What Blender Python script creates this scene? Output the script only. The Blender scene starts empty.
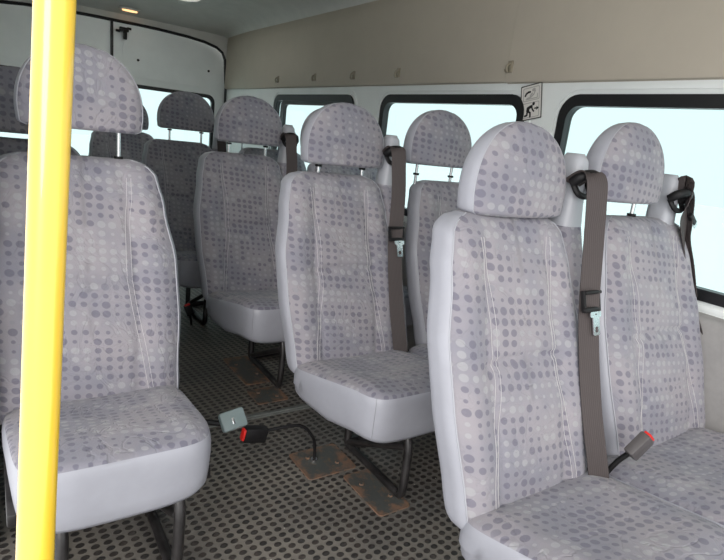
import bpy, bmesh, math, random
from mathutils import Vector, Matrix, Quaternion
random.seed(7)
SC = bpy.context.scene
COL = SC.collection

# ---------------------------------------------------------------- camera
F, YAW, PITCH, ROLL, CZ = 546.485, 0.610188, 0.251579, 0.116119, 1.09208
fw = Vector((math.sin(YAW)*math.cos(PITCH), math.cos(YAW)*math.cos(PITCH), -math.sin(PITCH)))
r0 = Vector((math.cos(YAW), -math.sin(YAW), 0)); u0 = r0.cross(fw)
rr = math.cos(ROLL)*r0 + math.sin(ROLL)*u0
uu = -math.sin(ROLL)*r0 + math.cos(ROLL)*u0
cd = bpy.data.cameras.new('camera'); cam = bpy.data.objects.new('camera', cd); COL.objects.link(cam)
m = Matrix((rr, uu, -fw)).transposed().to_4x4(); m.translation = Vector((0, 0, CZ))
cam.matrix_world = m
cd.sensor_width = 36; cd.lens = F/724*36; cd.clip_start = .02; cd.clip_end = 200
SC.camera = cam

# ---------------------------------------------------------------- sky and exposure
w = bpy.data.worlds.new('overcast_sky'); SC.world = w; w.use_nodes = True
bg = w.node_tree.nodes['Background']
bg.inputs[0].default_value = (0.97, 0.985, 1.0, 1); bg.inputs[1].default_value = 2.45
SC.view_settings.view_transform = 'Standard'; SC.view_settings.look = 'None'
SC.view_settings.gamma = 1; SC.view_settings.use_curve_mapping = False
SC.view_settings.exposure = -0.42
# daylight entering by the open sliding door and the cab ahead of the rows
sd = bpy.data.lights.new('hazy_sun', 'SUN'); sd.energy = 2.5; sd.angle = math.radians(34); sd.color = (1, .96, .93)
so = bpy.data.objects.new('hazy_sun', sd); COL.objects.link(so)
so.rotation_euler = Vector((0.66, 0.74, -0.42)).to_track_quat('-Z', 'Y').to_euler()

# ---------------------------------------------------------------- materials
def lin(c):
    return tuple(((x/255)/12.92 if x/255 <= .04045 else ((x/255+.055)/1.055)**2.4) for x in c) + (1,)
class NT:
    def __init__(s, name):
        s.m = bpy.data.materials.new(name); s.m.use_nodes = True
        s.t = s.m.node_tree; s.b = s.t.nodes['Principled BSDF']; s.out = s.t.nodes['Material Output']
    def n(s, ty, **k):
        x = s.t.nodes.new(ty)
        for a, v in k.items(): setattr(x, a, v)
        return x
    def l(s, a, b): s.t.links.new(a, b)
    def math(s, op, a, b=None, c=None):
        x = s.n('ShaderNodeMath', operation=op)
        for i, v in enumerate((a, b, c)):
            if v is None: continue
            if isinstance(v, (int, float)): x.inputs[i].default_value = v
            else: s.l(v, x.inputs[i])
        return x.outputs[0]
    def mix(s, f, a, b):
        x = s.n('ShaderNodeMix', data_type='RGBA')
        for i, v in ((0, f), (6, a), (7, b)):
            if isinstance(v, (int, float)): x.inputs[i].default_value = v
            elif isinstance(v, tuple): x.inputs[i].default_value = v
            else: s.l(v, x.inputs[i])
        return x.outputs[2]
    def noise(s, vec, sc, det=2, rough=.5):
        x = s.n('ShaderNodeTexNoise'); x.inputs['Scale'].default_value = sc
        x.inputs['Detail'].default_value = det; x.inputs['Roughness'].default_value = rough
        if vec is not None: s.l(vec, x.inputs['Vector'])
        return x.outputs['Fac']
    def ramp(s, f, a, b):
        x = s.n('ShaderNodeMapRange'); x.interpolation_type = 'SMOOTHSTEP'
        s.l(f, x.inputs[0]); x.inputs[1].default_value = a; x.inputs[2].default_value = b
        return x.outputs[0]
    def bump(s, h, strength=.3, dist=.002):
        x = s.n('ShaderNodeBump'); x.inputs['Strength'].default_value = strength
        x.inputs['Distance'].default_value = dist; s.l(h, x.inputs['Height'])
        s.l(x.outputs[0], s.b.inputs['Normal'])
    def coord(s): return s.n('ShaderNodeTexCoord').outputs['Object']

def plain(name, rgb, rough=.5, metal=0, nz=0.0, nscale=30, bump=0, spec=.5, coat=0):
    t = NT(name); c = lin(rgb)
    t.b.inputs['Base Color'].default_value = c
    t.b.inputs['Roughness'].default_value = rough; t.b.inputs['Metallic'].default_value = metal
    t.b.inputs['Specular IOR Level'].default_value = spec
    if coat: t.b.inputs['Coat Weight'].default_value = coat
    if nz or bump:
        co = t.coord(); f = t.noise(co, nscale, 4, .6)
        if nz:
            d = tuple(x*(1-nz) for x in c[:3])+(1,); e = tuple(min(1, x*(1+nz)) for x in c[:3])+(1,)
            t.l(t.mix(t.ramp(f, .3, .7), d, e), t.b.inputs['Base Color'])
        if bump: t.bump(t.noise(co, nscale*6, 3, .6), bump, .001)
    return t.m

def fabric(name, a1, a2):
    t = NT(name); co = t.coord()
    sp = t.n('ShaderNodeSeparateXYZ'); t.l(co, sp.inputs[0])
    X, Y = sp.outputs[a1], sp.outputs[a2]
    u = t.math('DIVIDE', X, .0275); v = t.math('DIVIDE', Y, .0235)
    v = t.math('ADD', v, t.math('MULTIPLY', u, .12))
    fu, fv = t.math('FLOOR', u), t.math('FLOOR', v)
    pu = t.math('SUBTRACT', t.math('SUBTRACT', u, fu), .5); pv = t.math('SUBTRACT', t.math('SUBTRACT', v, fv), .5)
    dist = t.math('SQRT', t.math('ADD', t.math('MULTIPLY', pu, pu), t.math('MULTIPLY', pv, pv)))
    cb = t.n('ShaderNodeCombineXYZ'); t.l(fu, cb.inputs[0]); t.l(fv, cb.inputs[1])
    oi = t.n('ShaderNodeObjectInfo'); t.l(t.math('MULTIPLY', oi.outputs['Random'], 40), cb.inputs[2])
    n1 = t.noise(cb.outputs[0], .23, 1); n2 = t.noise(cb.outputs[0], .17, 1)
    # dots grow and shrink along diagonal bands of the weave
    sz = t.math('FRACT', t.math('ADD', t.math('MULTIPLY', fv, .17), t.math('MULTIPLY', n1, 3.0)))
    rad = t.math('MULTIPLY_ADD', sz, .24, .17)
    e = t.math('SUBTRACT', rad, dist)
    mask = t.ramp(e, -.03, .05)
    pale = t.ramp(t.math('FRACT', t.math('ADD', t.math('MULTIPLY', fv, .115), t.math('ADD', t.math('MULTIPLY', fu, .05), t.math('MULTIPLY', n2, 2.4)))), .62, .66)
    fine = t.noise(co, 900, 2); big = t.noise(co, 7, 3, .55)
    base = t.mix(t.ramp(big, .32, .68), lin((132, 131, 140)), lin((152, 147, 151)))
    base = t.mix(t.math('MULTIPLY', fine, .35), base, lin((122, 120, 130)))
    dot = t.mix(pale, lin((94, 92, 108)), lin((159, 159, 161)))
    col = t.mix(t.math('MULTIPLY', mask, .62), base, dot)
    t.l(col, t.b.inputs['Base Color'])
    t.b.inputs['Roughness'].default_value = .85; t.b.inputs['Specular IOR Level'].default_value = .25
    t.b.inputs['Sheen Weight'].default_value = .15
    wv = t.n('ShaderNodeTexNoise'); wv.inputs['Scale'].default_value = 9; wv.inputs['Detail'].default_value = 3
    wv.inputs['Distortion'].default_value = 1.6; t.l(co, wv.inputs['Vector'])
    ridge = t.math('ABSOLUTE', t.math('SUBTRACT', wv.outputs['Fac'], .5))
    hb = t.math('ADD', t.math('ADD', t.math('MULTIPLY', fine, .2), t.math('MULTIPLY', t.noise(co, 26, 4, .6), .6)), t.math('MULTIPLY', t.ramp(ridge, 0, .05), .55))
    t.bump(hb, .4, .006)
    return t.m

M = {}
M['fab_xz'] = fabric('dotted_upholstery_back', 0, 2)
M['fab_xy'] = fabric('dotted_upholstery_cushion', 0, 1)
M['vinyl'] = plain('grey_vinyl', (156, 157, 165), .42, nz=.05, nscale=8, bump=.12)
M['piping'] = plain('vinyl_piping', (164, 165, 172), .5)
M['thread'] = plain('stitch_thread', (184, 181, 183), .8)
M['steel_black'] = plain('black_painted_tube', (38, 36, 36), .35, nz=.5, nscale=25)
M['rusty'] = NT('x').m; bpy.data.materials.remove(M['rusty'])
def rusty():
    t = NT('rusted_floor_plate'); co = t.coord(); f = t.noise(co, 22, 5, .65)
    sp = t.n('ShaderNodeSeparateXYZ'); t.l(t.n('ShaderNodeTexCoord').outputs['Generated'], sp.inputs[0])
    ex = t.math('ABSOLUTE', t.math('SUBTRACT', sp.outputs[0], .5)); ey = t.math('ABSOLUTE', t.math('SUBTRACT', sp.outputs[1], .5))
    edge = t.math('MAXIMUM', ex, ey)
    k = t.math('ADD', edge, t.math('MULTIPLY', t.math('SUBTRACT', f, .5), 1.1))
    c = t.mix(t.ramp(k, .30, .56), lin((72, 74, 72)), lin((122, 94, 76)))
    c = t.mix(t.ramp(t.noise(co, 60, 4, .7), .5, .75), c, lin((104, 84, 66)))
    t.l(c, t.b.inputs['Base Color']); t.b.inputs['Roughness'].default_value = .6; t.bump(f, .5, .004)
    return t.m
M['rusty'] = rusty()
M['plastic_black'] = plain('black_plastic', (22, 21, 22), .5, spec=.3)
M['plastic_grey'] = plain('grey_plastic', (140, 142, 146), .45, nz=.04)
M['shroud'] = plain('pale_grey_plastic', (168, 170, 176), .4)
M['buckle_grey'] = plain('buckle_grey_plastic', (84, 80, 80), .35)
M['buckle_teal'] = plain('buckle_pale_plastic', (128, 142, 142), .35)
M['red'] = plain('red_button', (214, 40, 34), .35)
M['chrome'] = plain('chrome', (215, 215, 215), .18, metal=1)
M['white_paint'] = plain('white_van_paint', (236, 240, 238), .3, nz=.03, nscale=4)
M['trim'] = plain('beige_trim_board', (186, 177, 162), .8, nz=.025, nscale=5, bump=.25)
M['ceiling'] = plain('headliner', (205, 204, 198), .75, nz=.04, nscale=8, bump=.1)
M['lower'] = plain('lower_side_panel', (150, 148, 146), .6, nz=.05)
M['gasket'] = plain('black_rubber_gasket', (24, 24, 26), .4)
M['bronze'] = plain('beige_hook_plastic', (150, 142, 124), .4)
M['sticker'] = plain('sticker_paper', (222, 218, 212), .5)
M['ink'] = plain('sticker_ink', (30, 28, 28), .6)
M['pale_ink'] = plain('sticker_pale_ink', (176, 172, 168), .6)
M['alu'] = plain('worn_aluminium_strip', (140, 142, 138), .4, metal=.6, nz=.15, nscale=40)
M['snow'] = plain('pale_ground', (250, 250, 250), .9)
M['yellow'] = plain('yellow_powder_coat', (252, 208, 45), .35, coat=1, spec=1)
M['dark_red'] = plain('dark_red_plastic', (80, 30, 34), .4)
def belt_mat():
    t = NT('belt_webbing'); co = t.coord(); sp = t.n('ShaderNodeSeparateXYZ'); t.l(co, sp.inputs[0])
    s = t.math('SINE', t.math('MULTIPLY', sp.outputs[0], 1400))
    c = t.mix(t.ramp(s, -1, 1), lin((58, 51, 50)), lin((70, 62, 61)))
    t.l(c, t.b.inputs['Base Color']); t.b.inputs['Roughness'].default_value = .7; t.bump(s, .2, .0006)
    return t.m
M['belt'] = belt_mat()
def floor_mat():
    t = NT('studded_rubber_mat'); co = t.coord(); sp = t.n('ShaderNodeSeparateXYZ'); t.l(co, sp.inputs[0])
    X, Y = sp.outputs[0], sp.outputs[1]
    u = t.math('DIVIDE', X, .0305); v = t.math('DIVIDE', t.math('SUBTRACT', Y, t.math('MULTIPLY', X, .13)), .0250)
    u = t.math('ADD', u, t.math('MULTIPLY', v, .09))
    pu = t.math('SUBTRACT', t.math('FRACT', u), .5); pv = t.math('SUBTRACT', t.math('FRACT', v), .5)
    # staggered: second lattice half a cell away is left empty, studs sit on one lattice
    d = t.math('SQRT', t.math('ADD', t.math('MULTIPLY', pu, pu), t.math('MULTIPLY', pv, pv)))
    k = t.ramp(d, .40, .30)
    dirt = t.noise(co, 2.2, 4, .6); fine = t.noise(co, 60, 4, .6)
    base = t.mix(t.ramp(dirt, .35, .65), lin((100, 97, 93)), lin((130, 124, 115)))
    base = t.mix(t.math('MULTIPLY', fine, .4), base, lin((70, 66, 60)))
    stud = t.mix(t.ramp(t.noise(co, 18, 3, .6), .4, .7), lin((38, 36, 36)), lin((62, 54, 50)))
    c = t.mix(t.math('MULTIPLY', k, .92), base, stud)
    vo = t.n('ShaderNodeTexVoronoi'); vo.inputs['Scale'].default_value = 16; t.l(co, vo.inputs['Vector'])
    crumb = t.ramp(vo.outputs['Distance'], .045, .03)
    c = t.mix(t.math('MULTIPLY', crumb, .8), c, lin((190, 186, 176)))
    t.l(c, t.b.inputs['Base Color'])
    t.l(t.math('MULTIPLY_ADD', fine, .3, .32), t.b.inputs['Roughness'])
    t.bump(k, .5, .003)
    return t.m
M['floor'] = floor_mat()
def glass_mat():
    t = NT('tinted_window_glass'); g = t.n('ShaderNodeBsdfGlossy'); g.inputs['Roughness'].default_value = .02
    tr = t.n('ShaderNodeBsdfTransparent'); tr.inputs[0].default_value = (.70, .80, .795, 1)
    fr = t.n('ShaderNodeLayerWeight'); ff = t.math('MULTIPLY_ADD', t.math('POWER', fr.outputs['Facing'], 5.0), .6, .03)
    mx = t.n('ShaderNodeMixShader'); t.l(ff, mx.inputs[0]); t.l(tr.outputs[0], mx.inputs[1]); t.l(g.outputs[0], mx.inputs[2])
    t.l(mx.outputs[0], t.out.inputs[0]); return t.m
M['glass'] = glass_mat()
def hatch_mat():
    t = NT('milky_hatch_pane'); a = t.n('ShaderNodeBsdfTranslucent'); a.inputs[0].default_value = (.9, .9, .88, 1)
    t.l(a.outputs[0], t.out.inputs[0]); return t.m
M['milky'] = hatch_mat()
def lamp_mat():
    t = NT('warm_lamp_lens'); t.b.inputs['Base Color'].default_value = lin((240, 200, 160))
    t.b.inputs['Emission Color'].default_value = (1, .55, .25, 1); t.b.inputs['Emission Strength'].default_value = 2.2
    return t.m
M['lamp'] = lamp_mat()

# ---------------------------------------------------------------- mesh helpers
class MB:
    def __init__(s): s.bm = bmesh.new(); s.mi = 0
    def verts(s, pts): return [s.bm.verts.new(p) for p in pts]
    def face(s, vs):
        vs2 = []
        for v in vs:
            if v not in vs2: vs2.append(v)
        if len(vs2) < 3: return None
        try: f = s.bm.faces.new(vs2)
        except ValueError: return None
        f.material_index = s.mi; return f
    def loft(s, rings, cap=True, closed=True, matfn=None):
        V = [s.verts(r) for r in rings]; n = len(V[0])
        for i in range(len(V)-1):
            for j in range(n if closed else n-1):
                k = (j+1) % n
                f = s.face([V[i][j], V[i][k], V[i+1][k], V[i+1][j]])
                if f and matfn: f.material_index = matfn(i, j)
        if cap:
            f = s.face(list(reversed(V[0]))); g = s.face(V[-1])
            if matfn and g: g.material_index = matfn(len(V)-1, 0)
        return V
    def tube(s, pts, r, n=10, cap=True):
        pts = [Vector(p) for p in pts]; rings = []; t0 = None; ref = None
        for i, p in enumerate(pts):
            t = (pts[min(i+1, len(pts)-1)]-pts[max(i-1, 0)]).normalized()
            if ref is None:
                ref = t.orthogonal().normalized()
            else:
                ref = (t0.rotation_difference(t) @ ref); ref = (ref - t*ref.dot(t)).normalized()
            b = t.cross(ref); t0 = t
            R = r[i] if isinstance(r, (list, tuple)) else r
            rings.append([p+R*(math.cos(a)*ref+math.sin(a)*b) for a in [2*math.pi*q/n for q in range(n)]])
        s.loft(rings, cap)
    def box(s, c, d, bev=0, rot=None, seg=2):
        t = bmesh.new(); bmesh.ops.create_cube(t, size=1)
        bmesh.ops.scale(t, vec=d, verts=t.verts)
        if bev: bmesh.ops.bevel(t, geom=t.edges[:], offset=bev, segments=seg, profile=.5, affect='EDGES')
        mt = Matrix.Translation(c) @ (rot.to_4x4() if rot else Matrix())
        mp = {v: s.bm.verts.new(mt @ v.co) for v in t.verts}
        for f in t.faces: s.face([mp[v] for v in f.verts])
        t.free()
    def ribbon(s, pts, wd, width, th=.0022):
        pts = [Vector(p) for p in pts]; rings = []
        for i, p in enumerate(pts):
            t = (pts[min(i+1, len(pts)-1)]-pts[max(i-1, 0)]).normalized()
            d = Vector(wd[i] if isinstance(wd, list) else wd); d = (d-t*d.dot(t)).normalized(); nn = t.cross(d)
            h = width/2
            rings.append([p+d*h+nn*th/2, p-d*h+nn*th/2, p-d*h-nn*th/2, p+d*h-nn*th/2])
        s.loft(rings)
    def slab(s, outline, axis_fn, t0, t1):
        """closed 2-D outline given thickness between t0 and t1; axis_fn(a,b,t)->xyz"""
        A = s.verts([axis_fn(a, b, t0) for a, b in outline]); B = s.verts([axis_fn(a, b, t1) for a, b in outline])
        n = len(A)
        s.face(A); s.face(list(reversed(B)))
        for i in range(n): s.face([A[i], B[i], B[(i+1) % n], A[(i+1) % n]])
    def build(s, name, mats, parent=None, smooth=True, loc=None, angle=40):
        bmesh.ops.recalc_face_normals(s.bm, faces=s.bm.faces)
        me = bpy.data.meshes.new(name); s.bm.to_mesh(me); s.bm.free()
        for x in (mats if isinstance(mats, (list, tuple)) else [mats]): me.materials.append(x)
        if smooth:
            me.polygons.foreach_set('use_smooth', [True]*len(me.polygons))
            me.set_sharp_from_angle(angle=math.radians(angle))
        o = bpy.data.objects.new(name, me); COL.objects.link(o)
        if parent: o.parent = parent
        if loc: o.location = loc
        return o
def tag(o, label=None, cat=None, group=None, kind=None):
    if label: o['label'] = label
    if cat: o['category'] = cat
    if group: o['group'] = group
    if kind: o['kind'] = kind
    return o
def empty(name, loc, label=None, cat=None, group=None):
    o = bpy.data.objects.new(name, None); o.empty_display_size = .05; COL.objects.link(o); o.location = loc
    return tag(o, label, cat, group)
def struct(mb, name, mat, **k):
    return tag(mb.build(name, mat, **k), kind='structure')
def copy_tree(o, parent=None):
    c = o.copy(); COL.objects.link(c)
    if parent: c.parent = parent
    for ch in list(o.children): copy_tree(ch, c)
    return c
def rrect(a0, a1, b0, b1, r, n=6):
    out = []
    for (ca, cb, s) in ((a1-r, b1-r, 0), (a0+r, b1-r, 90), (a0+r, b0+r, 180), (a1-r, b0+r, 270)):
        for i in range(n+1):
            q = math.radians(s+90*i/n); out.append((ca+r*math.cos(q), cb+r*math.sin(q)))
    return out
def cell(mb, outer, hole, r, fn, depth, n=6):
    """rectangular wall cell with a rounded hole and its reveal"""
    a0, a1, b0, b1 = outer; h = rrect(*hole, r, n)
    out = []
    for k, (ca, cb) in enumerate(((a1, b1), (a0, b1), (a0, b0), (a1, b0))): out += [(ca, cb)]*(n+1)
    cache = {}
    def ov(p):
        if p not in cache: cache[p] = mb.bm.verts.new(fn(p[0], p[1], 0))
        return cache[p]
    H = mb.verts([fn(a, b, 0) for a, b in h]); D = mb.verts([fn(a, b, depth) for a, b in h])
    m = len(h)
    for i in range(m):
        j = (i+1) % m
        mb.face([ov(out[i]), ov(out[j]), H[j], H[i]]); mb.face([H[i], H[j], D[j], D[i]])
def ringslab(mb, ho, ro, hi, ri, fn, t0, t1, n=6):
    O = rrect(*ho, ro, n); I = rrect(*hi, ri, n); m = len(O)
    o0 = mb.verts([fn(a, b, t0) for a, b in O]); i0 = mb.verts([fn(a, b, t0) for a, b in I])
    o1 = mb.verts([fn(a, b, t1) for a, b in O]); i1 = mb.verts([fn(a, b, t1) for a, b in I])
    for i in range(m):
        j = (i+1) % m
        mb.face([o0[i], o0[j], i0[j], i0[i]]); mb.face([o1[i], o1[j], i1[j], i1[i]])
        mb.face([o0[i], o0[j], o1[j], o1[i]]); mb.face([i0[i], i0[j], i1[j], i1[i]])
def catmull(P, n=8):
    P = [Vector(p) for p in P]; out = []
    for i in range(len(P)-1):
        a, b, c, d = P[max(i-1, 0)], P[i], P[i+1], P[min(i+2, len(P)-1)]
        for k in range(n):
            t = k/n
            out.append(.5*((2*b)+(-a+c)*t+(2*a-5*b+4*c-d)*t*t+(-a+3*b-3*c+d)*t**3))
    out.append(P[-1]); return out

# ---------------------------------------------------------------- the van body
WR, WL, YF, YB = 1.93, -.108, -.70, 5.44
ZT = 1.86
CX = (WR+WL)/2
# ceiling: arched headliner with a hatch opening
HX0, HX1, HY0, HY1 = .40, 1.47, 3.90, 4.84
prof = [(WR, ZT), (WR-.012, 1.895), (WR-.05, 1.935), (WR-.12, 1.965), (WR-.24, 1.985), (HX1, 1.998), (1.2, 2.01), (CX, 2.015)]
prof = prof + [(2*CX-x, z) for x, z in reversed(prof[:-1])]
mb = MB()
ys = [YF, 1.0, 2.4, HY0, HY1, 4.85, 4.95, 5.05, 5.15, 5.25, 5.35, YB]
drop = lambda y: .14*max(0, (y-4.85)/.59)**1.5
V = [[mb.bm.verts.new((x, y, ZT+(z-ZT)*(1-drop(y)/.155))) for x, z in prof] for y in ys]
for i in range(len(ys)-1):
    for j in range(len(prof)-1):
        if i == 3 and HX0-.06 < (prof[j][0]+prof[j+1][0])/2 < HX1: continue
        mb.face([V[i][j], V[i+1][j], V[i+1][j+1], V[i][j+1]])
struct(mb, 'ceiling', M['ceiling'], angle=60)
# roof hatch
HXa, HXb = prof[9][0], prof[5][0]
hx = empty('roof_hatch', ((HXa+HXb)/2, (HY0+HY1)/2, 1.99), 'milky white roof hatch in the ceiling toward the rear doors', 'roof hatch')
mb = MB(); fn = lambda a, b, t: (a-(HXa+HXb)/2, b-(HY0+HY1)/2, t-1.99)
ringslab(mb, (HXa-.09, HXb+.06, HY0-.06, HY1+.06), .12, (HXa+.07, HXb-.07, HY0+.07, HY1-.07), .12, fn, 1.975, 2.03)
mb.build('hatch_frame', M['ceiling'], hx)
mb = MB(); mb.slab(rrect(HXa+.05, HXb-.05, HY0+.05, HY1-.05, .12), fn, 2.012, 2.016)
mb.build('hatch_pane', M['milky'], hx)
# floor
mb = MB(); mb.box((CX, (YF+YB)/2, -.02), (WR-WL+.1, YB-YF, .04)); struct(mb, 'floor', M['floor'], smooth=False)
mb = MB(); mb.box((CX, 1.777, .003), (WR-WL, .034, .006), .002); mb.box((CX, 1.777, .007), (WR-WL, .012, .004), .001)
struct(mb, 'trim_3', M['alu'])

def side_wall(side, x, sgn, wins, y0):
    fnw = lambda a, b, t: (x+sgn*t, a, b)
    mb = MB()
    zb, zt = .66, 1.44
    cuts = [y0]+[(wins[i][1]+wins[i+1][0])/2 for i in range(len(wins)-1)]+[YB]
    if not wins: zb = zt
    for i, (a, b, c, d) in enumerate(wins):
        cell(mb, (cuts[i], cuts[i+1], zb, zt), (a, b, c, d), .075, fnw, .04)
    # upper body behind the trim board and outer skin below the windows
    for z0, z1 in ((zt, ZT+.01), (0, zb)):
        vs = mb.verts([(x, y0, z0), (x, YB, z0), (x, YB, z1), (x, y0, z1)]); mb.face(vs)
    struct(mb, 'wall_'+side, M['white_paint'], smooth=False)
    for i, (a, b, c, d) in enumerate(wins):
        n = {'right': 1, 'left': 4}[side]+i
        mb = MB(); ringslab(mb, (a-.012, b+.012, c-.012, d+.012), .085, (a+.026, b-.026, c+.026, d-.032), .055, fnw, -.010, .03)
        if i == 2 and side == 'right':
            # inner sliding frame
            ringslab(mb, (a+.02, b-.10, c+.02, d-.03), .05, (a+.05, b-.16, c+.05, d-.06), .04, fnw, .0, .026)
        f = struct(mb, 'window_%d' % n, M['gasket'])
        g = MB(); g.slab(rrect(a+.015, b-.015, c+.015, d-.015, .06), fnw, .014, .018)
        g.build('window_pane', M['glass'], f, smooth=False)
winR = [(-.30, 1.492, .715, 1.342), (1.694, 2.755, .715, 1.342), (3.077, 4.257, .715, 1.342)]
side_wall('right', WR, 1, winR, YF)
side_wall('left', WL, -1, [], 1.40)  # unseen wall shaped for the light: no windows, to dim the rear seats

def trim_board(name, x, sgn, y0, y1, zlow=1.406):
    mb = MB()
    pr = [(0, zlow-.004), (.018, zlow), (.024, zlow+.012), (.020, 1.60), (.014, 1.80), (.006, 1.885), (0, 1.89)]
    a = [(x-sgn*d, y0, z) for d, z in pr]; b = [(x-sgn*d, y1, z) for d, z in pr]
    mb.loft([a, b], True)
    return struct(mb, name, M['trim'], angle=50)
trim_board('trim_1', WR, 1, YF, 1.8095, 1.403); trim_board('trim_2', WR, 1, 1.8105, 5.40)
trim_board('trim_4', WL, -1, 1.40, 5.40)
# pressed ledge above each window: thin bead
mb = MB()
for (a, b, c, d) in winR:
    ringslab(mb, (a-.045, b+.045, c-.04, d+.045), .11, (a-.03, b+.03, c-.025, d+.030), .10, lambda p, q, t: (WR+t, p, q), -.006, .004)
struct(mb, 'trim_5', M['white_paint'])
# lower lining with its ledge
for nm, x, s, y0 in (('trim_6', WR, 1, YF), ('trim_7', WL, -1, 1.40)):
    mb = MB(); pr = [(0, .665), (.03, .66), (.045, .645), (.05, .60), (.05, .12), (.06, .02), (.06, 0), (0, 0)]
    mb.loft([[(x-s*d, y0, z) for d, z in pr], [(x-s*d, YB-.05, z) for d, z in pr]]); struct(mb, nm, M['lower'], angle=50)

# rear end
YD = 5.415
mb = MB()
pts = [(x, z) for x, z in prof]
vs = mb.verts([(x, YB, z) for x, z in [(WR, 0)]+pts+[(WL, 0)]])
# header ring above the door opening
arch = [(1.922, 0), (1.922, 1.40), (1.90, 1.665), (1.872, 1.725), (1.815, 1.762), (1.70, 1.790), (1.55, 1.806), (1.30, 1.818), (1.10, 1.822), (CX, 1.822)]
arch = arch+[(2*CX-x, z) for x, z in reversed(arch[:-1])]
bmesh.ops.delete(mb.bm, geom=vs, context='VERTS')
outer = []
for (x, z) in arch:
    if z < ZT-.3: outer.append((WR+.02 if x > CX else WL-.02, z))
    else:
        k = (x-CX)/(WR-CX); outer.append((x+.03*k, 1.90))
A = mb.verts([(x, YD+.0, z) for x, z in arch]); B = mb.verts([(x, YD-.0, z) for x, z in outer])
for i in range(len(A)-1): mb.face([A[i], A[i+1], B[i+1], B[i]])
struct(mb, 'wall_rear', M['ceiling'], angle=70)
mb = MB(); mb.tube([(x, YD-.012, z) for x, z in arch], .013, 8); struct(mb, 'trim_8', M['gasket'])
def rear_door(num, s, label_holes):
    """s=+1 the leaf on the right of the photo"""
    fx = lambda a: CX+s*a
    fnd = lambda a, b, t: (CX+s*a, YD+.02-t, b)
    mb = MB()
    W = WR-CX
    hole = (.13, .90, .66, 1.317)
    cell(mb, (.006, W, .40, 1.42), hole, .06, fnd, -.03)
    vs = mb.verts([fnd(a, b, 0) for a, b in ((.006, 0), (W, 0), (W, .40), (.006, .40))]); mb.face(vs)
    top = [(.006, 1.42), (W, 1.42), (W-.01, 1.66), (W-.06, 1.74), (W-.2, 1.80), (W-.45, 1.83), (.006, 1.84)]
    mb.face(mb.verts([fnd(a, b, 0) for a, b in top]))
    d = struct(mb, 'door_%d' % num, M['white_paint'], smooth=False)
    mb = MB()
    o = [(.10, 1.40), (.86, 1.40), (.875, 1.60), (.83, 1.68), (.74, 1.72), (.5, 1.745), (.25, 1.75), (.15, 1.73), (.09, 1.66)]
    o = [(p.x, p.y) for p in catmull([(a, b, 0) for a, b in o+[o[0]]], 5)][:-1]
    mb.slab(o, fnd, -.001, .007)
    bmesh.ops.bevel(mb.bm, geom=[e for e in mb.bm.edges if all(abs(v.co.y-(YD+.013)) < 1e-4 for v in e.verts)], offset=.005, segments=2, affect='EDGES')
    mb.build('door_panel', M['white_paint'], d, angle=60)
    mb = MB(); mb.slab(rrect(.10, .90, .12, .58, .08), fnd, -.001, .007); mb.build('door_panel', M['white_paint'], d)
    mb = MB(); ringslab(mb, (.115, .915, .645, 1.332), .07, (.145, .885, .675, 1.300), .05, fnd, -.02, .012)
    mb.build('window_gasket', M['gasket'], d)
    mb = MB(); mb.slab(rrect(.13, .90, .66, 1.317, .05), fnd, -.012, -.008); mb.build('window_pane', M['glass'], d, smooth=False)
    for hxx, hz in label_holes:
        mb = MB(); mb.tube([fnd(hxx, hz, .005), fnd(hxx, hz, .012)], .011, 10); mb.build('plug', M['plastic_black'], d)
    return d
dR = rear_door(1, 1, [(.215, 1.536), (.845, 1.543)])
rear_door(2, -1, [(.215, 1.536), (.845, 1.51)])
mb = MB(); mb.box((CX, YD+.004, .91), (.022, .02, 1.82), .004); struct(mb, 'trim_9', M['gasket'])
mb = MB()
mb.box((CX+.093, YD-.016, 1.762), (.075, .03, .035), .005); mb.box((CX+.10, YD-.026, 1.722), (.03, .025, .08), .005)
mb.box((CX+.045, YD-.012, 1.745), (.035, .02, .02), .004); mb.box((CX+.135, YD-.012, 1.775), (.035, .02, .02), .004)
lt = mb.build('door_latch', M['plastic_black']); tag(lt, 'small black latch at the top of the rear door beside the centre seam', 'latch')

# ceiling lamp near the rear doors
zc = 1.985
lamp = empty('ceiling_lamp', (1.03, 5.30, 1.921), 'small glowing warm lamp on the ceiling above the rear doors', 'lamp')
mb = MB(); mb.slab([(.085*math.cos(q*math.pi/12), .04*math.sin(q*math.pi/12)) for q in range(24)], lambda a, b, t: (a, b, t), -.014, 0.004); mb.build('lamp_base', M['ceiling'], lamp)
mb = MB(); mb.slab([(.06*math.cos(q*math.pi/12), .024*math.sin(q*math.pi/12)) for q in range(24)], lambda a, b, t: (a, b, t), -.024, -.012); mb.build('lamp_lens', M['lamp'], lamp)

# coat hooks on the trim board
hk_lab = ['beige coat hook on the trim board, nearest the rear doors', 'second beige coat hook from the rear doors',
          'beige coat hook above the gap between the middle and rear windows', 'beige coat hook over the middle side window',
          'beige coat hook just above the seat belt sticker, nearest the camera']
for (y, lab) in zip((4.183, 3.579, 3.072, 2.607, 1.790), hk_lab):
    mb = MB(); x = WR-.026
    mb.box((x, y, 1.466), (.008, .028, .05), .003)
    mb.tube(catmull([(x, y, 1.478), (x-.016, y, 1.472), (x-.022, y, 1.458), (x-.016, y, 1.446), (x-.02, y, 1.440)], 4), .0055, 8)
    mb.tube(catmull([(x, y+.01, 1.45), (x-.012, y+.012, 1.446), (x-.018, y+.014, 1.455)], 4), .004, 8)
    tag(mb.build('coat_hook', M['bronze']), lab, 'hook', 'coat hooks on the trim board')

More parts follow.
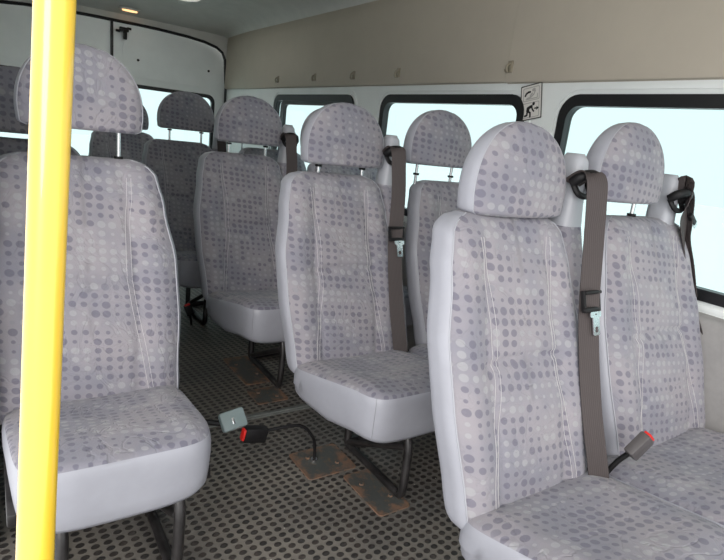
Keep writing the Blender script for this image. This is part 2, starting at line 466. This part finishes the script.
# safety sticker between the side windows
st = empty('safety_sticker', (WR-.008, 1.655, 1.322), 'white pictogram sticker with a black walking figure, between two side windows', 'sticker')
st.rotation_euler.x = math.radians(-11)
fs = lambda a, b, t: (-t, -a*.92, b)
def flat(outl, mat, name, t=.0006, parent=st):
    mb = MB(); mb.slab(outl, fs, t, t+.0006); return mb.build(name, mat, parent, smooth=False)
flat(rrect(-.060, .060, -.073, .073, .004), M['sticker'], 'paper', 0)
mb = MB(); ringslab(mb, (-.060, .060, -.073, .073), .004, (-.056, .056, -.069, .069), .003, fs, .0004, .0016); mb.build('border', M['ink'], st, smooth=False)
mb = MB(); ringslab(mb, (-.046, .046, .006, .062), .006, (-.043, .043, .009, .059), .005, fs, .0004, .0014)
ringslab(mb, (-.046, .046, -.064, -.001), .006, (-.043, .043, -.061, -.004), .005, fs, .0004, .0014); mb.build('inner_border', M['pale_ink'], st, smooth=False)
def stroke(mb, pts, r):
    for (a, b), (c, d) in zip(pts, pts[1:]):
        L = math.hypot(c-a, d-b); nx, ny = -(d-b)/L*r, (c-a)/L*r
        mb.slab([(a+nx, b+ny), (a-nx, b-ny), (c-nx, d-ny), (c+nx, d+ny)], fs, .0007, .0016)
    for (a, b) in pts: mb.slab([(a+r*math.cos(q*.785), b+r*math.sin(q*.785)) for q in range(8)], fs, .0007, .0017)
mb = MB()
stroke(mb, [(.016, -.008), (.014, -.010)], .0065)                        # head
stroke(mb, [(.004, -.018), (-.018, -.024), (-.020, -.036)], .006)         # back
stroke(mb, [(-.018, -.036), (-.004, -.044), (-.004, -.060)], .0042)       # leg
stroke(mb, [(-.020, -.036), (-.022, -.052), (-.034, -.054)], .0042)       # rear leg
stroke(mb, [(.004, -.016), (.008, -.030), (.016, -.040)], .0035)          # arm
stroke(mb, [(.004, -.016), (-.010, -.026), (-.012, -.034)], .003)
stroke(mb, [(.022, -.029), (.034, -.029)], .0028); mb.slab([(.032, -.021), (.045, -.029), (.032, -.037)], fs, .0007, .0016)
mb.build('walking_figure', M['ink'], st, smooth=False)
mb = MB(); stroke(mb, [(-.034, .030), (-.028, .038), (-.016, .043), (-.006, .043)], .0042); mb.build('black_arc', M['ink'], st, smooth=False)
mb = MB(); stroke(mb, [(.010, .048), (.018, .050)], .006); stroke(mb, [(.022, .044), (.014, .030), (-.004, .020), (-.024, .018)], .003)
stroke(mb, [(.006, .036), (-.006, .026)], .003); stroke(mb, [(-.030, .014), (.034, .014), (.036, .030)], .002); mb.build('seated_outline', M['pale_ink'], st, smooth=False)

# ground outside
mb = MB(); vs = mb.verts([(-40, -40, -.65), (40, -40, -.65), (40, 40, -.65), (-40, 40, -.65)]); mb.face(vs); struct(mb, 'ground', M['snow'], smooth=False)

# ---------------------------------------------------------------- seats
BY, CT, BT = -.2157, .322, .955
def sring(hw, hd, n, N, shift=0):
    fine = []
    for i in range(2000):
        a = 2*math.pi*i/2000+math.pi/2
        c, s = math.cos(a), math.sin(a)
        fine.append((hw*math.copysign(abs(c)**(2/n), c), hd*math.copysign(abs(s)**(2/n), s)))
    L = [0]
    for i in range(2000):
        p, q = fine[i], fine[(i+1) % 2000]; L.append(L[-1]+math.hypot(p[0]-q[0], p[1]-q[1]))
    out = []; k = 0
    for j in range(N):
        t = L[-1]*j/N
        while L[k+1] < t: k += 1
        out.append((fine[k][0]/hw, fine[k][1]/hd))
    return out
NB = 104
UB = sring(.235, .055, 4.2, NB)
def gau(x, s): return math.exp(-(x/s)**2)
def interp(tab, t):
    for (a, b), (c, d) in zip(tab, tab[1:]):
        if t <= c:
            k = (t-a)/(c-a) if c > a else 0; k = k*k*(3-2*k); return b+(d-b)*k
    return tab[-1][1]
def back_front_y(t): return BY*(1-t)
def backrest(parent, cx, half=.24, seed=0):
    rnd = random.Random(seed)
    M_, rings = 72, []
    tb = -.06
    tab = [(-.1, .90), (.05, .94), (.35, 1.0), (.55, 1.0), (.80, .90), (.93, .835), (1, .79)]
    ph = rnd.random()*6
    for i in range(M_+1):
        t = tb+(1-tb)*i/M_
        z = CT+(BT-CT)*t
        hw = half*interp(tab, t); hd = .052
        e = (BT-z)
        rc = .055
        if e < rc:
            k = math.sqrt(max(0, 1-((rc-e)/rc)**2)); hw -= .055*(1-k); hd *= .45+.55*k
        eb = z-(CT+(BT-CT)*tb)
        if eb < .03:
            k = math.sqrt(max(0, 1-((.03-eb)/.03)**2)); hd *= .5+.5*k; hw -= .015*(1-k)
        cy = back_front_y(t)+.052
        R = []
        for (ux, uy) in UB:
            x, y = ux*hw, cy+uy*hd
            if uy < -.2:
                wgt = min(1, (-uy-.2)/.5)
                a = abs(ux)
                env = min(1, max(0, e/.10))*min(1, eb/.06)
                rel = -.014*gau(a-.76, .17) + .008*gau(a-.50, .05) - .012*math.cos(ux*1.5)*gau(t-.28, .22) - .008*gau(t-.74, .16)*gau(ux, .5)
                rel += .010*gau(t-(.50-.05*ux*ux), .014)*min(1, max(0, (.62-a)/.08+.2))
                rel += .0025*math.sin(9*t*6.28/2+ph+3*ux)*gau(a-.3, .4)
                y += rel*wgt*env
            R.append((x, y, z))
        rings.append(R)
    mb = MB()
    def mf(i, j):
        ux = (UB[j][0]+UB[(j+1) % NB][0])/2; uy = (UB[j][1]+UB[(j+1) % NB][1])/2
        return 0 if (uy < 0 and abs(ux) < .962) or i >= M_ else 1
    mb.loft(rings, True, matfn=mf)
    o = mb.build('backrest', [M['fab_xz'], M['vinyl']], parent, loc=(cx, 0, 0), angle=70)
    # piping on the border columns
    cols = [j for j in range(NB) if mf(0, j) != mf(0, (j-1) % NB)]
    for j in cols:
        mb = MB(); pts = [Vector(rings[i][j])+Vector((0, -.001, 0)) for i in range(0, M_+1, 2)]
        mb.tube(pts, .0019, 6); mb.build('piping', M['piping'], o)
    # stitch lines
    for sx in (-1, 1):
        for off in (0, .055):
            mb = MB()
            pts = []
            for i in range(6, M_-4):
                t = tb+(1-tb)*i/M_
                ut = sx*(.50+off + .10*math.cos(t*5.2+.4))
                best = None
                R = rings[i]; fr = [(UB[j][0], R[j]) for j in range(NB) if UB[j][1] < -.3]
                fr.sort()
                for (u1, p1), (u2, p2) in zip(fr, fr[1:]):
                    if u1 <= ut <= u2:
                        k = (ut-u1)/(u2-u1+1e-9); best = Vector(p1).lerp(Vector(p2), k); break
                if best: pts.append(best+Vector((0, -.0008, 0)))
            # broken into short stitches
            mb.tube(pts, .0008, 4)
            mb.build('stitching', M['thread'], o)
    return o

NC = 88
UC = sring(.225, .22, 6.5, NC)
def cushion(parent, cx, half=.225, y1=BY+.05, y0=-.600, fl=.02, fr=.02):
    """seat cushion; y1 back edge, y0 front edge"""
    cy, hd = (y0+y1)/2, (y1-y0)/2
    zt, zb = .385, .213
    spec = [(.80, zb), (.93, zb+.003), (.975, zb+.018), (.99, zb+.05), (1.0, zb+.10), (1.0, zt-.040), (.992, zt-.026), (.975, zt-.014), (.955, zt-.007)]
    spec += [(.955-(.955)*k/16, None) for k in range(1, 16)]+[(.02, None)]
    rings = []
    for sc, z in spec:
        R = []
        for ux, uy in UC:
            x = ux*half*sc; y = cy+uy*hd*sc
            a, b = ux*sc, uy*sc
            kf = (1-b)/2; x += a*(-kf)*(fr if a > 0 else fl)
            if z is None:
                zz = zt-.007+.012*(1-(max(abs(a), abs(b))/.955)**4)
                zz += .006*gau(abs(a)-.72, .14)*(1-abs(b)**6) - .008*gau(a, .45)*gau(b-.15, .5)
            else: zz = z
            # front bottom tucked up at the corners, top falls slightly to the back
            if z is not None and z < zb+.06: zz += .020*abs(a)**3 + (.05*max(0, b) if b > 0 else 0)
            zz += -.055*max(0, (b+.55)/1.55)
            R.append((x, y, zz))
        rings.append(R)
    mb = MB()
    def mf(i, j): return 0 if i >= 7 else 1
    mb.loft(rings, True, matfn=mf)
    o = mb.build('seat_cushion', [M['fab_xy'], M['vinyl']], parent, loc=(cx, 0, 0), angle=70)
    mb = MB(); P = [Vector(p) for p in rings[7]]
    mb.tube(P+[P[0]], .0026, 6); mb.build('piping', M['piping'], o)
    mb = MB(); P = [Vector(p)+Vector((0, 0, .0008)) for p in rings[8]]
    mb.tube(P+[P[0]], .0008, 4)
    mb.build('stitching', M['thread'], o)
    # vertical seam at the front corner of the vinyl
    jc = min(range(NC), key=lambda j: (UC[j][0]+.93)**2+(UC[j][1]+.93)**2)
    mb = MB(); mb.tube([Vector(rings[i][jc]) for i in range(2, 8)], .0012, 5); mb.build('seam', M['plastic_grey'], o)
    return o

NH = 80
UH = sring(.15, .052, 3.0, NH)
HH = .222
def headrest(parent, cx, zbot, yc=.05, half=.170):
    rings = []; K = 34
    for i in range(K+1):
        s = i/K
        z = HH*(1-(1-s)**1.0)
        # dome outline: nearly straight flanks, then a wide round top
        q = max(0, (s-.22)/.78)
        wv = (1-q**2.25)**(1/2.1) if q < 1 else 0
        wv = max(wv, .0)
        hw = half*(.97+.03*min(1, s*5))*wv
        if s < .06: hw -= .016*(1-math.sqrt(1-((.06-s)/.06)**2))
        hd = .054*(.45+.55*(1-q**3)) if q > 0 else .054
        if s > .93: hd *= .55+.45*math.sqrt(max(0, 1-((s-.93)/.07)**2))
        if s < .06: hd *= .8+.2*math.sqrt(1-((.06-s)/.06)**2)
        if i == K: hw = half*.10; z = HH
        elif hw < half*.2: hw = half*.2
        R = []
        for ux, uy in UH:
            y = uy*hd + .01*s
            if uy < 0: y -= .010*gau(ux, .6)*(1-s**3)
            R.append((ux*hw, y, z))
        rings.append(R)
    mb = MB()
    def mf(i, j):
        ux = (UH[j][0]+UH[(j+1) % NH][0])/2; uy = (UH[j][1]+UH[(j+1) % NH][1])/2
        return 0 if (uy < 0 and abs(ux) < .955) or i >= K else 1
    mb.loft(rings, True, matfn=mf)
    o = mb.build('headrest', [M['fab_xz'], M['vinyl']], parent, loc=(cx, yc, zbot), angle=70)
    for j in [j for j in range(NH) if mf(0, j) != mf(0, (j-1) % NH)]:
        mb = MB(); mb.tube([Vector(rings[i][j])+Vector((0, -.0006, 0)) for i in range(0, K)], .0013, 6); mb.build('piping', M['piping'], o)
    for s in (-1, 1):
        mb = MB(); mb.tube([(s*.095, .008, .02), (s*.095, .008, -.13)], .0062, 10); mb.build('headrest_post', M['chrome'], o)
        mb = MB(); mb.tube([(s*.095, .008, -.036-(zbot-.99)), (s*.095, .008, -.018-(zbot-.98))], .013, 10); mb.build('post_sleeve', M['plastic_black'], o)
    return o

def shroud(parent, cx, ybase=.030):
    mb = MB(); rings = []
    for (z, hw, hd, dy) in ((.33, .040, .035, -.187), (.46, .040, .035, -.143), (.62, .036, .036, -.085), (.80, .040, .040, -.03), (.93, .042, .040, .012), (.99, .034, .04, .016), (1.075, .030, .038, .018), (1.10, .027, .034, .018), (1.118, .016, .022, .018)):
        rings.append([(hw*ux, dy+hd*uy, z) for ux, uy in UH])
    mb.loft(rings, True, matfn=lambda i, j: 1 if i < 4 else 0)
    o = mb.build('belt_shroud', [M['shroud'], M['fab_xz']], parent, loc=(cx, ybase, 0), angle=60)
    mb = MB(); g = catmull([(-.044, -.022, 1.045), (-.040, -.042, 1.062), (-.01, -.052, 1.068), (.016, -.044, 1.058), (.022, -.022, 1.040)], 5)
    mb.tube(g, .014, 10)
    g = catmull([(-.044, -.022, 1.045), (-.038, -.038, 1.020), (-.01, -.042, 1.012), (.016, -.036, 1.02), (.022, -.022, 1.040)], 5)
    mb.tube(g, .008, 8); mb.build('belt_guide', M['plastic_black'], o)
    return o

def seat_belt(parent, x0, x1, slack=0, tz=.765):
    """webbing from the guide down in front of the backrests; tongue parked at height tz"""
    P = [(x0, .02, 1.04), (x0+.004, -.022, 1.072), (x0+.006, -.048, 1.058), (x0+.008, -.060, 1.00), (x0+.012, -.074, .90),
         ((x0+x1)/2, -.118, .72), (x1, -.180, .52), (x1, -.245, .345), (x1, -.25, .31)]
    pts = catmull(P, 6)
    mb = MB(); mb.ribbon(pts, (.86, -.5, 0), .053, .0024)
    o = mb.build('belt_webbing', M['belt'], parent)
    # tongue assembly
    def at(z):
        for a, b in zip(pts[6:], pts[7:]):
            if a.z >= z >= b.z: return a.lerp(b, (a.z-z)/(a.z-b.z+1e-9))
    rot = Matrix.Rotation(math.radians(-17), 3, 'X')
    c = at(tz); mb = MB()
    for dz, hh in ((.020, .010), (-.022, .013)):
        p = at(tz+dz)
        mb.box(p+Vector((0, -.007, 0)), (.066, .014, hh), .004, rot)
    for s in (-1, 1):
        mb.box(c+Vector((s*.030, -.004, 0)), (.007, .012, .05), .002, rot)
    mb.build('belt_tongue', M['plastic_black'], o)
    p = at(tz-.055); mb = MB()
    fnt = lambda a, b, t: tuple(p+Vector((.012, -.012, 0))+rot @ Vector((a, -t, b)))
    ringslab(mb, (-.013, .013, -.030, .022), .004, (-.006, .006, -.022, -.008), .003, fnt, 0, .0028)
    ringslab(mb, (-.022, .022, .016, .030), .003, (-.004, .004, .021, .025), .0015, fnt, 0, .0026)
    mb.build('tongue_plate', M['chrome'], o)
    return o

def buckle_mb(rot, c, sc=1):
    a = MB(); a.box(Vector(c), (.040*sc, .026*sc, .062*sc), .006, rot)
    b = MB(); b.box(Vector(c)+rot @ Vector((0, -.0005, .030*sc)), (.030*sc, .018*sc, .012*sc), .003, rot)
    return a, b
def buckle(parent, c, rot, stalk, mat='buckle_grey', sc=1.1):
    a, b = buckle_mb(rot, c, sc)
    o = a.build('belt_buckle', M[mat], parent)
    b.build('release_button', M['red'], o)
    if stalk:
        mb = MB(); mb.tube(catmull(stalk, 6), .007, 8); mb.build('buckle_stalk', M['plastic_black'], o)
    return o

def frame(parent, xs, zc=.225):
    """bent tube legs: rear foot, floor runner and front foot; cross tubes"""
    for x in xs:
        mb = MB()
        P = [(x, -.60+.05, zc+.02), (x, -.60+.02, zc-.04), (x-.008, -.592, .05), (x-.008, -.580, .016), (x-.008, -.555, .012), (x-.006, -.42, .012), (x-.004, -.285, .012), (x-.004, -.262, .018), (x-.004, -.255, .05), (x, -.24, zc-.02), (x, -.22, zc+.06)]
        mb.tube(catmull(P, 5), .0138, 12); mb.build('leg', M['steel_black'], parent)
        mb = MB(); mb.tube([(x-.004, -.575, zc-.045), (x-.004, -.262, .022)], .012, 10); mb.build('brace', M['steel_black'], parent)
    mb = MB()
    a, b = min(xs), max(xs)
    mb.tube([(a-.0, -.255, .018), (b, -.255, .018)], .016, 10)
    mb.build('cross_bar', M['steel_black'], parent)
    mb = MB(); e0, e1 = a-.08, b+.08
    for y in (-.50, -.26): mb.box(((e0+e1)/2, y, zc+.004), (e1-e0, .03, .03), .004)
    for x in (e0, e1): mb.box((x, -.38, zc+.004), (.03, .27, .03), .004)
    mb.build('seat_rail', M['steel_black'], parent)

XR = 1.04
def make_double():
    root = empty('double_seat', (XR, 0, 0))
    backrest(root, -.008, .240, 1); backrest(root, .597, .272, 2)
    cushion(root, -.005, .242, fl=.075, fr=0); cushion(root, .532, .292, fl=0, fr=.03)
    headrest(root, .033, .965); headrest(root, .490, .998)
    shroud(root, .240); sw = shroud(root, .730); sw.location.z = -.025
    seat_belt(root, .205, .188)
    frame(root, (-.01, .50))
    return root

def set_heads(root, zs, xs=None):
    hs = [c for c in root.children if c.name.split('.')[0] == 'headrest']
    hs.sort(key=lambda o: o.location.x)
    for i, z in enumerate(zs):
        hs[i].location.z = z
        if xs: hs[i].location.x = xs[i]

proto = make_double()
rows = [(0.875, XR, (.952, 1.000), 'pale grey dotted double passenger seat nearest the camera at lower right'),
        (1.715, XR+.012, (.988, 1.018), 'dotted double seat directly behind the nearest right one, over rusty floor plates'),
        (2.555, XR-.02, (1.006, 1.010), 'third double seat on the right of the aisle, darker, beside the rear side window'),
        (3.395, XR-.08, (1.022, 1.022), 'last double seat right of the aisle, with a seam across its backrest')]
doubles = []
for i, (y, x, zs, lab) in enumerate(rows):
    o = proto if i == 0 else copy_tree(proto)
    o.location = (x, y, 0); tag(o, lab, 'seat', 'double seats on the window side'); doubles.append(o)
    set_heads(o, zs)

# buckle between the cushions of the nearest double seat
R1 = doubles[0]
rb = Matrix.Rotation(math.radians(38), 3, 'Y') @ Matrix.Rotation(math.radians(12), 3, 'X')
buckle(R1, (.285, -.275, .425), rb, [(.25, -.23, .33), (.262, -.245, .37), (.272, -.262, .40)])
# loose window side belt of the nearest double seat
b = MB()
P = [(.725, .015, 1.055), (.728, -.01, 1.075), (.735, -.02, 1.02), (.745, -.02, .96), (.775, -.035, .86), (.82, -.06, .76), (.85, -.10, .62), (.86, -.14, .50)]
wd = [(0, 1, .2), (0, 1, .1), (.7, .7, 0), (1, .1, .1), (.9, .4, 0), (1, 0, .2), (.5, .8, 0), (.2, 1, 0)]
pts = catmull(P, 6); wds = catmull(wd, 6)
b.ribbon(pts, [tuple(q) for q in wds], .044); wbelt = b.build('belt_webbing', M['belt'], R1)
b = MB(); P = [(.733, .0, 1.07), (.765, -.01, 1.035), (.785, -.015, .95), (.79, -.02, .90), (.815, -.04, .82), (.845, -.06, .72)]
b.ribbon(catmull(P, 6), (.35, .9, 0), .040); b.build('loose_strap', M['belt'], wbelt)
b = MB(); b.box((.785, -.025, .965), (.05, .014, .018), .004, Matrix.Rotation(.6, 3, 'Y')); b.build('belt_tongue', M['plastic_black'], wbelt)
b = MB(); b.box((.805, -.027, .95), (.03, .003, .018), .001, Matrix.Rotation(.6, 3, 'Y')); b.build('tongue_plate', M['chrome'], wbelt)

# buckle on a bent stalk standing up from the floor plate in the aisle
fbk = empty('floor_buckle', (.88, 1.42, .006), 'black belt buckle with red button on a bent stalk above the aisle floor', 'buckle')
rot = Matrix.Rotation(math.radians(-98), 3, 'Y') @ Matrix.Rotation(math.radians(10), 3, 'X')
a, b_ = buckle_mb(Matrix.Rotation(math.radians(-78), 3, 'Y'), (-.222, .012, .145), 1.25)
bo = a.build('buckle_body', M['plastic_black'], fbk); b_.build('release_button', M['red'], bo)
mb = MB(); mb.tube(catmull([(0, 0, -.002), (-.003, 0, .05), (-.02, -.005, .10), (-.07, -.0, .148), (-.18, .01, .150)], 8), .0055, 8); mb.build('buckle_stalk', M['plastic_black'], fbk)
mb = MB(); mb.tube([(0, 0, -.004), (0, 0, .006)], .012, 10); mb.build('anchor_bolt', M['chrome'], fbk)

# ------------ single seats on the left
def make_single():
    root = empty('single_seat', (0, 0, 0))
    backrest(root, -.012, .252, 5); cushion(root, -.005, .226, fl=.02, fr=.02); headrest(root, 0, 1.03, half=.160)
    shroud(root, -.245); frame(root, (-.13, .118))
    mb = MB(); P = [(-.245, .02, 1.04), (-.243, -.022, 1.070), (-.243, -.048, 1.056), (-.245, -.060, 1.00), (-.247, -.078, .90), (-.25, -.125, .72), (-.255, -.185, .52), (-.258, -.245, .36)]
    w_ = MB(); w_.ribbon(catmull(P, 6), (1, 0, 0), .045); bw = w_.build('belt_webbing', M['belt'], root)
    mb.box((-.246, -.115, .775), (.06, .016, .05), .005, Matrix.Rotation(-.3, 3, 'X')); mb.build('belt_tongue', M['dark_red'], bw)
    return root
s1 = make_single(); s1.location = (.218, 1.70, 0)
tag(s1, 'pale dotted single seat at left, partly behind the yellow pole', 'seat', 'single seats on the left side')
s2 = copy_tree(s1); s2.location = (.085, 2.30, 0); set_heads(s2, [.975])
tag(s2, 'left side seat whose headrest shows behind the single seat by the yellow pole', 'seat', 'single seats on the left side')
s3 = copy_tree(s1); s3.location = (.815, 4.28, 0); set_heads(s3, [.975])
for c in list(s3.children):
    if c.name.split('.')[0] in ('belt_webbing', 'belt_shroud'):
        for g in list(c.children): bpy.data.objects.remove(g)
        bpy.data.objects.remove(c)
tag(s3, 'rearmost single seat in front of the rear doors, seen past the pale headrest', 'seat')
# pale buckle beside the front left seat, leaning into the aisle
rot = Matrix.Rotation(math.radians(52), 3, 'X') @ Matrix.Rotation(math.radians(8), 3, 'Z')
c = Vector((.375, -.24, .20)); mb = MB(); mb.box(c, (.082, .062, .026), .009, rot)
o = mb.build('belt_buckle', M['buckle_teal'], s1); o['label'] = 'pale grey buckle cover'
mb = MB(); mb.box(c+rot @ Vector((-.004, -.004, .0135)), (.008, .020, .002), .0005, rot); mb.build('buckle_mark', M['chrome'], o)
mb = MB(); mb.tube(catmull([(.20, -.17, .23), (.27, -.2, .20), (.345, -.235, .19)], 6), .009, 8); mb.build('buckle_stalk', M['plastic_black'], o)
# red buckle on the floor by the last rows
rbk = empty('aisle_buckle', (.86, 2.83, .0), 'small red buckle lying low by the far seat legs in the aisle', 'buckle')
a, b_ = buckle_mb(Matrix.Rotation(math.radians(-20), 3, 'Y'), (0, 0, .09), 1.0)
bo = a.build('buckle_body', M['plastic_black'], rbk); b_.build('release_button', M['red'], bo)
mb = MB(); mb.tube(catmull([(.02, .01, -.002), (.015, .005, .03), (.005, 0, .07)], 5), .006, 8); mb.build('buckle_stalk', M['plastic_black'], rbk)

# ------------ floor plates
def plate(x0, x1, y0, y1, lab, z=.004):
    mb = MB(); mb.slab(rrect(x0, x1, y0, y1, .012, 3), lambda a, b, t: (a-(x0+x1)/2, b-(y0+y1)/2, t), 0, z)
    o = mb.build('floor_plate', M['rusty'], loc=((x0+x1)/2, (y0+y1)/2, 0)); tag(o, lab, 'floor plate', 'rusty seat anchor plates on the floor')
    for s in (-1, 1):
        m2 = MB(); m2.tube([(s*(x1-x0)*.22, -s*(y1-y0)*.2, z-.001), (s*(x1-x0)*.22, -s*(y1-y0)*.2, z+.006)], .008, 6); m2.build('bolt', M['rusty'], o)
plate(.815, 1.00, 1.33, 1.49, 'wide rusty plate on the aisle floor with the bent buckle stalk on it')
plate(.925, 1.045, 1.085, 1.305, 'narrow rusty floor plate under the front leg of the second right seat')
plate(.86, 1.0, 1.86, 1.99, 'rusty floor plate by the front leg of the third right seat')
plate(.88, 1.0, 2.04, 2.34, 'long rusty floor plate under the third right seat')

# ------------ yellow grab pole
pole = empty('grab_pole', (-.0257, .4487, 0), 'glossy bright yellow grab pole standing in front of the left seat', 'pole')
dx, dy = .067, .116; H = 2.0
mb = MB(); mb.tube([(0, 0, .004), (dx*H, dy*H, H)], 0.0166, 28); mb.build('tube', M['yellow'], pole, angle=60)
mb = MB(); mb.tube([(0, 0, 0), (dx*.012, dy*.012, .012)], .045, 24); mb.build('flange', M['plastic_black'], pole)
mb = MB(); mb.tube([(dx*(H-.03), dy*(H-.03), H-.03), (dx*H, dy*H, H)], .04, 24); mb.build('flange', M['plastic_black'], pole)
